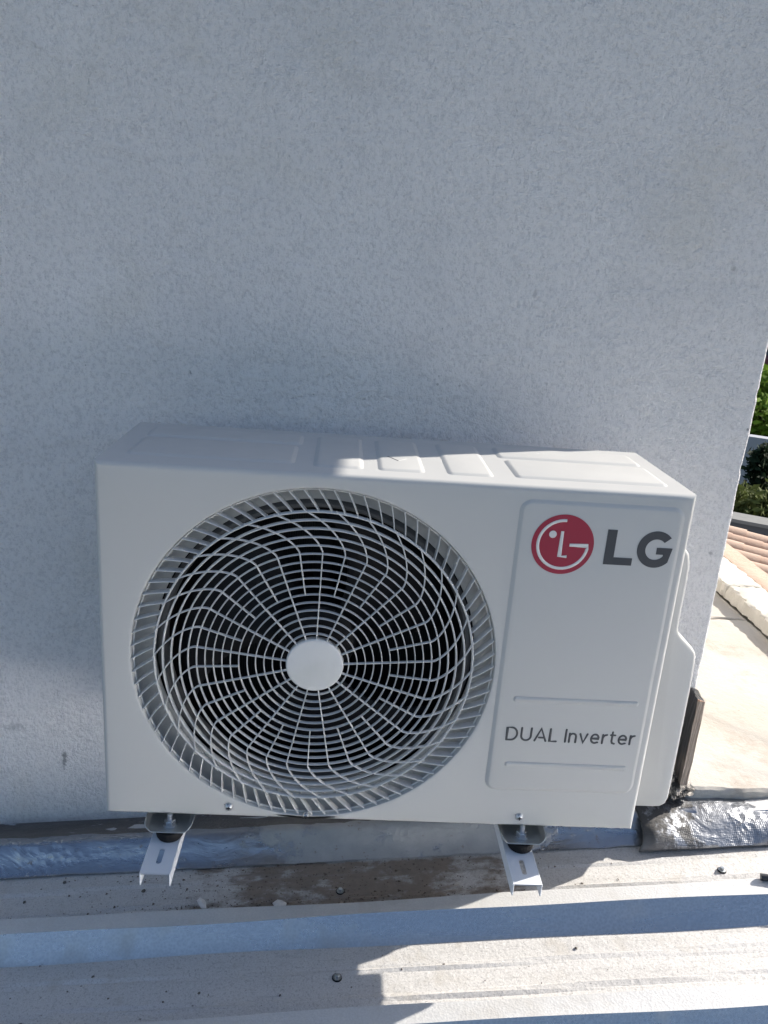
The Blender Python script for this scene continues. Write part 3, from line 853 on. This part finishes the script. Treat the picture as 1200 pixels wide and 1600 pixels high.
def bracket(cx, label, skew):
    br = empty('wall_bracket', (cx, WY, -.03), label, 'bracket', 'wall brackets carrying the air conditioner')
    hw = .0198; y0, y1 = -.076, WY - .016; zt, zb = -.0298, -.0485; t = .0018
    # U channel, open below, with two long slots cut through its web
    bm = bmesh.new()
    slots = [(-.058, -.030), (.030, .058), (.09, .118), (.16, .188), (.23, .258)]
    sw = .0036
    ys = [y0] + [q for s_ in slots for q in s_] + [y1]
    def web(z, up):
        spans = list(zip(ys, ys[1:]))
        for i, (a, b) in enumerate(spans):
            if i % 2 == 0:
                rects = [(-hw, hw, a, b)]
            else:
                rects = [(-hw, -sw, a, b), (sw, hw, a, b)]
            for (xa, xb, ya, yb) in rects:
                q = [bm.verts.new((cx + x, y, z)) for (x, y) in ((xa, ya), (xb, ya), (xb, yb), (xa, yb))]
                bm.faces.new(q if up else q[::-1])
            if i % 2 == 1 and up:    # rounded slot ends + slot walls
                for (yy, d) in ((a, 1), (b, -1)):
                    pts = [(sw * math.cos(R(g)), yy + d * sw * (1 - math.sin(R(g)))) for g in range(0, 181, 30)]
                    for sgn in (1, -1):
                        half = [p for p in pts if p[0] * sgn >= -1e-9]
                        q = [bm.verts.new((cx + p[0], p[1], z)) for p in half] + [bm.verts.new((cx + sgn * sw, yy, z))]
                        try: bm.faces.new(q)
                        except Exception: pass
    web(zt, True); web(zt - t, False)
    for s_ in (-1, 1):
        add_box(bm, min(cx + s_ * hw, cx + s_ * (hw - t)), max(cx + s_ * hw, cx + s_ * (hw - t)), y0 - .0004, y1, zb, zt + .0003, .0005, 1)
    ob = bm_obj('arm', bm, M['white_paint'], br)
    up = bmesh.new()
    add_box(up, cx - hw, cx + hw, WY - .0155, WY - .0135, -.065, .26, .0006, 1)
    for s_ in (-1, 1): add_box(up, min(cx + s_ * hw, cx + s_ * (hw - t)), max(cx + s_ * hw, cx + s_ * (hw - t)), WY - .0133, WY - .0004, -.065, .26, .0005, 1)
    bm_obj('upright', up, M['white_paint'], br)
    for z in (.05, .20):
        lathe('anchor_bolt', [(0, -.012), (.006, -.011), (.0062, -.004), (.010, -.0035), (.010, 0), (0, 0)], M['zinc'], br, Vector((0, -.0158, z + .03)), n=6, axis='y', smooth=False)
bracket(ARMS[0], 'white slotted channel bracket under the fan end of the unit', 0)
bracket(ARMS[1], 'white slotted channel bracket under the lettered end of the unit', 0)

# ------------------------------------------------------------------ small things on the roof
def chip(x, y, sx, sy, sz, rot, label, seed):
    rr = random.Random(seed); bm = bmesh.new()
    q = bmesh.ops.create_icosphere(bm, subdivisions=1, radius=1)
    for v in q['verts']:
        k_ = rr.uniform(.55, 1.2); p = Vector((v.co.x * sx * k_, v.co.y * sy * k_, max(-.6, v.co.z) * sz * rr.uniform(.8, 1.1)))
        v.co = Matrix.Rotation(rot, 3, 'Z') @ p
    o = bm_obj('plaster_chip', bm, M['chip'], loc=Vector((x, y, pan(x) + sz * .6)))
    tag(o, label, 'chip', 'plaster chips in the roof pan')
chip(.105, .150, .008, .016, .005, .55, 'upright white plaster chip lying in the pan by the fan end bracket', 3)
chip(.232, .143, .015, .009, .004, -.2, 'wide white plaster chip in the muddy pan between the brackets', 5)
chip(.318, .128, .009, .004, .003, .1, 'thin white plaster flake lying near the mud edge', 9)
for i in range(34):
    x = rnd.uniform(-.25, .75) if i > 12 else rnd.uniform(-.2, .1)
    y = rnd.uniform(.115, .225) if i % 2 else rnd.uniform(-.06, .03)
    r = rnd.uniform(.0012, .0028) if i > 5 else rnd.uniform(.003, .0045)
    bm = bmesh.new(); q = bmesh.ops.create_icosphere(bm, subdivisions=1, radius=r)
    for v in q['verts']: v.co *= rnd.uniform(.7, 1.2); v.co.z *= .7
    o = bm_obj('pebble', bm, M['pebble'], loc=Vector((x, y, pan(x) + r * .45)))
    tag(o, 'tiny dark pebble lying on the metal roof', 'pebble', 'pebbles on the roof')
# crumbs of mud and grit gathered in the pan beside the wall
rc = random.Random(77); cv = []; cf = []
for i in range(900):
    x = min(.8, max(-.33, rc.gauss(.26, .20))); y = rc.uniform(.135, .232) if i % 3 else rc.uniform(.128, .150)
    if i % 9 == 0: x = rc.uniform(-.3, .8); y = rc.uniform(-.10, .045)
    r = rc.uniform(.0006, .0018) * (1.9 if rc.random() < .10 else 1)
    if y < .05: r *= .6
    k_ = len(cv)
    for (a, b, c_) in ((1, 0, 0), (-.5, .87, 0), (-.5, -.87, 0), (0, 0, 1), (.2, .1, -.6)):
        cv.append((x + r * a * rc.uniform(.6, 1.5), y + r * b * rc.uniform(.6, 1.5), pan(x) + .0008 + r * .5 + r * c_ * rc.uniform(.5, .9)))
    cf += [(k_ + q[0], k_ + q[1], k_ + q[2]) for q in ((0, 1, 3), (1, 2, 3), (2, 0, 3), (1, 0, 4), (2, 1, 4), (0, 2, 4))]
o = mesh_obj('mud_crumbs', cv, cf, simple('dry_mud', (.17, .13, .10), .95, 0, .35, 160))
tag(o, 'dry brown mud crumbs and grit scattered in the roof pan', 'mud'); o['kind'] = 'stuff'
# black hose lying over the rib near the frame's edge
hp = [Vector((1.006 + t * .3, .100 - .03 * math.sin(t * 2.5), 0)) for t in [i / 14 for i in range(15)]]
pts = []
for p in hp: pts.append((p.x, p.y, pan(p.x) + .0445 + .05 * max(0, p.x - 1.03)))
v, f = tube_geo(pts, .0055, 12, 1, up=Vector((0, 0, 1)))
o = mesh_obj('hose', v, f, M['hose'], smooth=True)
tag(o, 'short black hose lying across the sheet roof rib', 'hose')

# ------------------------------------------------------------------ what lies beyond the wall corner
AZ = R(29)
U = Vector((math.sin(AZ), math.cos(AZ), 0)); V = Vector((math.cos(AZ), -math.sin(AZ), 0))   # away, sideways
C0 = Vector((.2876, -.9359, 0))
def P(r, s, z): q = C0 + U * r + V * s; return Vector((q.x, q.y, z))
def obox(bm, r0, r1, s0, s1, z0, z1):
    vs_ = [bm.verts.new(P(r, s, z)) for r in (r0, r1) for s in (s0, s1) for z in (z0, z1)]
    for f in ((0, 1, 3, 2), (4, 6, 7, 5), (0, 4, 5, 1), (2, 3, 7, 6), (0, 2, 6, 4), (1, 5, 7, 3)): bm.faces.new([vs_[q] for q in f])
def oboxo(name, a, mat, parent=None):
    bm = bmesh.new(); obox(bm, *a); return bm_obj(name, bm, mat, parent)
# neighbouring tiled roof: barrel tiles laid in courses that run sideways
nh = empty('tiled_house', P(6.4, .8, -5.0), 'low house with sunlit terracotta barrel tile roof below the ledge', 'house')
oboxo('wall', (4.9, 7.05, -2.2, 4.4, -5.2, -1.42), M['house'], nh)
bm = bmesh.new()
def rz(s): return -1.255 - .09 * s
for (sa, sb) in ((-2.4, 4.6),):
    vs_ = [bm.verts.new(P(r, s, rz(s) - d)) for d in (.03, .12) for (r, s) in ((4.8, sa), (7.2, sa), (7.2, sb), (4.8, sb))]
    for f in ((0, 1, 2, 3), (7, 6, 5, 4), (0, 4, 5, 1), (1, 5, 6, 2), (2, 6, 7, 3), (3, 7, 4, 0)): bm.faces.new([vs_[q] for q in f])
rd = bm_obj('roof_deck', bm, M['peach'], nh)
def tile_mesh():
    v = []; fs = []; n_ = 8; L = .30
    for e, (s, r0) in enumerate(((0, .088), (L, .105))):
        for k_ in range(n_ + 1):
            a = math.pi * k_ / n_; v.append((s, math.cos(a) * r0, math.sin(a) * r0 * .72 + (.012 if e else 0)))
        for k_ in range(n_ + 1):
            a = math.pi * k_ / n_; v.append((s, math.cos(a) * (r0 - .014), math.sin(a) * (r0 - .014) * .72 + (.012 if e else 0)))
    m_ = n_ + 1
    for k_ in range(n_):
        fs.append((k_, k_ + 1, 2 * m_ + k_ + 1, 2 * m_ + k_)); fs.append((m_ + k_ + 1, m_ + k_, 3 * m_ + k_, 3 * m_ + k_ + 1))
        fs.append((2 * m_ + k_, 2 * m_ + k_ + 1, 3 * m_ + k_ + 1, 3 * m_ + k_)); fs.append((k_ + 1, k_, m_ + k_, m_ + k_ + 1))
    me = bpy.data.meshes.new('roof_tile'); me.from_pydata(v, [], fs); me.update(); me.materials.append(M['tile'])
    me.polygons.foreach_set('use_smooth', [True] * len(me.polygons)); me.set_sharp_from_angle(angle=R(50)); return me
tm = tile_mesh()
cnt = 0
for i in range(12):
    r = 4.92 + i * .2
    for j in range(20):
        s = -1.6 + j * .235 + (.1 if i % 2 else 0)
        o = bpy.data.objects.new('roof_tile', tm); COL.objects.link(o); o.parent = rd
        o.location = P(r + rnd.uniform(-.008, .008), s, rz(s) - .02 + rnd.uniform(0, .008)) - world_loc(rd)
        o.rotation_euler = (rnd.uniform(-.04, .04), .09 + .06, math.atan2(V.y, V.x) + rnd.uniform(-.03, .03))
# dark garden wall with pale cap
gw = empty('garden_wall', P(9.1, 1, -5.2), 'dark grey garden wall with pale capping in front of the shrubs', 'wall')
def zc(s): return 0
oboxo('wall_body', (9.0, 9.22, -2.5, 6, -5.2, -1.64), M['grey_wall'], gw)
for i in range(9):
    oboxo('cap_stone', (8.96, 9.26, -2.5 + i * .945, -2.5 + i * .945 + .937, -1.637, -1.60), M['cap'], gw)

def foliage(name, c, rx, rz_, nleaf, ls, mat, parent, seed, shape='ball', gap=.35):
    rr = random.Random(seed); v = []; fs = []
    clumps = []
    for i in range(int(nleaf / 55)):
        d = Vector((rr.gauss(0, 1), rr.gauss(0, 1), rr.gauss(0, 1))).normalized() * rr.uniform(.45, 1.0) ** .6
        if shape == 'cone':
            h = rr.random() ** 1.3; a = rr.uniform(0, 6.283); q = (1 - h) * rr.uniform(.3, 1)
            d = Vector((math.cos(a) * q, math.sin(a) * q, h * 2 - 1))
        clumps.append((Vector((d.x * rx, d.y * rx, d.z * rz_)), rr.uniform(.12, .26) * (rx + rz_) / 2 * (.6 if shape == 'cone' else 1)))
    for i in range(nleaf):
        cc, cr = rr.choice(clumps)
        p = Vector(c) + cc + Vector((rr.gauss(0, 1), rr.gauss(0, 1), rr.gauss(0, .8))) * cr * .55
        ax = Vector((rr.gauss(0, 1), rr.gauss(0, 1), rr.gauss(0, 1))).normalized(); bx = ax.orthogonal().normalized()
        s = ls * rr.uniform(.6, 1.3); k_ = len(v)
        v += [p - ax * s, p + bx * s * .45, p + ax * s, p - bx * s * .45]; fs.append((k_, k_ + 1, k_ + 2, k_ + 3))
    return mesh_obj(name, v, fs, mat, parent)
def tree(name, c, base, rx, rz_, nleaf, ls, mat, label, cat, seed, shape='ball', group=None):
    t = empty(name, (c.x, c.y, base), label, cat, group); rr = random.Random(seed)
    top = c.z + (0 if shape == 'ball' else rz_ * .7)
    pth = [(c.x + rr.uniform(-.04, .04) * rx * i, c.y + rr.uniform(-.04, .04) * rx * i, base - .2 + (top - base + .2) * i / 6) for i in range(7)]
    r0 = max(.03, rx * .09)
    vv, ff = tube_geo(pth, [r0 * (1 - .12 * i) for i in range(7)], 8, up=Vector((1, 0, 0)))
    for q in range(6):
        a = rr.uniform(0, 6.28); st = Vector(pth[4]); en = c + Vector((math.cos(a) * rx * .7, math.sin(a) * rx * .7, rr.uniform(-.3, .6) * rz_))
        v2, f2 = tube_geo([st, (st + en) / 2 + Vector((0, 0, .08 * rx)), en], [r0 * .4, r0 * .28, r0 * .1], 5, up=Vector((.3, .2, 1)))
        k_ = len(vv); vv = vv + v2; ff = ff + [tuple(i + k_ for i in g) for g in f2]
    mesh_obj('trunk', vv, ff, M['bark'], t)
    foliage('crown', c, rx, rz_, nleaf, ls, mat, t, seed, shape)
sh = [(10.2, -1.2, .62, .62, 'olive green shrub half hidden by the corner of the plastered wall'), (10.0, .05, .55, .55, 'olive green shrub behind the garden wall in front of the dark conifer'), (10.3, 1.1, .65, .5, 'olive green shrub behind the garden wall in front of the tiled shed')]
for i, (r, s, rx, rz_, lab) in enumerate(sh):
    tree('shrub', P(r, s, -2.02 + .06 * math.sin(i * 2)), -5.1, rx, rz_, 5200, .055, M['leaf_olive'], lab, 'shrub', 20 + i, group='shrubs behind the garden wall')
tree('conifer', P(13.2, -.02, -3.15), -5.1, .95, 1.55, 9000, .075, M['leaf_dark'], 'dark pointed conifer in front of the shaded white wall', 'tree', 40, 'cone')
tree('conifer', P(12.6, -1.25, -3.3), -5.1, 1.0, 1.4, 9000, .075, M['leaf_dark'], 'dark pointed conifer half hidden by the wall corner', 'tree', 41, 'cone')
wh = empty('white_wall', P(18, -1, -5.2), 'tall shaded white boundary wall behind the dark conifer', 'wall')
oboxo('wall_body', (18, 18.3, -7, .32, -5.2, -2.19), M['house'], wh)
sd_ = empty('tiled_shed', P(12.4, 1.6, -5.2), 'small shed with pale terracotta tiles among the trees', 'shed')
oboxo('wall', (11.9, 13.2, .62, 2.6, -5.2, -2.35), M['grey_wall'], sd_)
for i in range(9):
    s = .66 + i * .23
    o = bpy.data.objects.new('roof_tile', tm); COL.objects.link(o); o.parent = sd_
    a = P(11.85, s, -2.32) - world_loc(sd_); o.location = a
    o.scale = (3.2, 1.05, 1.05); o.rotation_euler = (0, -.42, math.atan2(U.y, U.x))
tree('tree', P(25, -.6, -2.75), -5.2, 2.4, 1.5, 15000, .13, M['leaf_bright'], 'bright green leafy tree above the white boundary wall', 'tree', 50)
tree('tree', P(27, 3.6, -2.6), -5.2, 2.6, 1.5, 15000, .13, M['leaf_bright'], 'bright green leafy tree behind the tiled shed', 'tree', 51)
fh = empty('far_house', P(45, 0, -5.2), 'distant grey house with dark red roof band beyond the trees', 'house')
oboxo('wall', (44, 52, -9, 9, -5.2, -3.3), M['grey_wall'], fh)
oboxo('roof', (43.5, 52.5, -9.5, 9.5, -3.29, -2.55), M['dark_red'], fh)
oboxo('upper_storey', (46, 52, -8, 8, -2.54, -.4), M['grey_wall'], fh)
pa = empty('parasol', P(21, .9, -5.2), 'pale canvas parasol in front of the bright tree', 'parasol')
lathe('canopy', [(0, .22), (.6, .1), (1.15, 0), (1.15, -.05), (.6, .06), (0, .17)], M['awning'], pa, P(21, 1.35, -2.62) - world_loc(pa), n=8, smooth=False)
v, f = tube_geo([P(21, 1.35, -5.3), P(21, 1.35, -2.45)], .025, 8, up=Vector((1, 0, 0)))
mesh_obj('pole', v, f, M['cap'], pa)
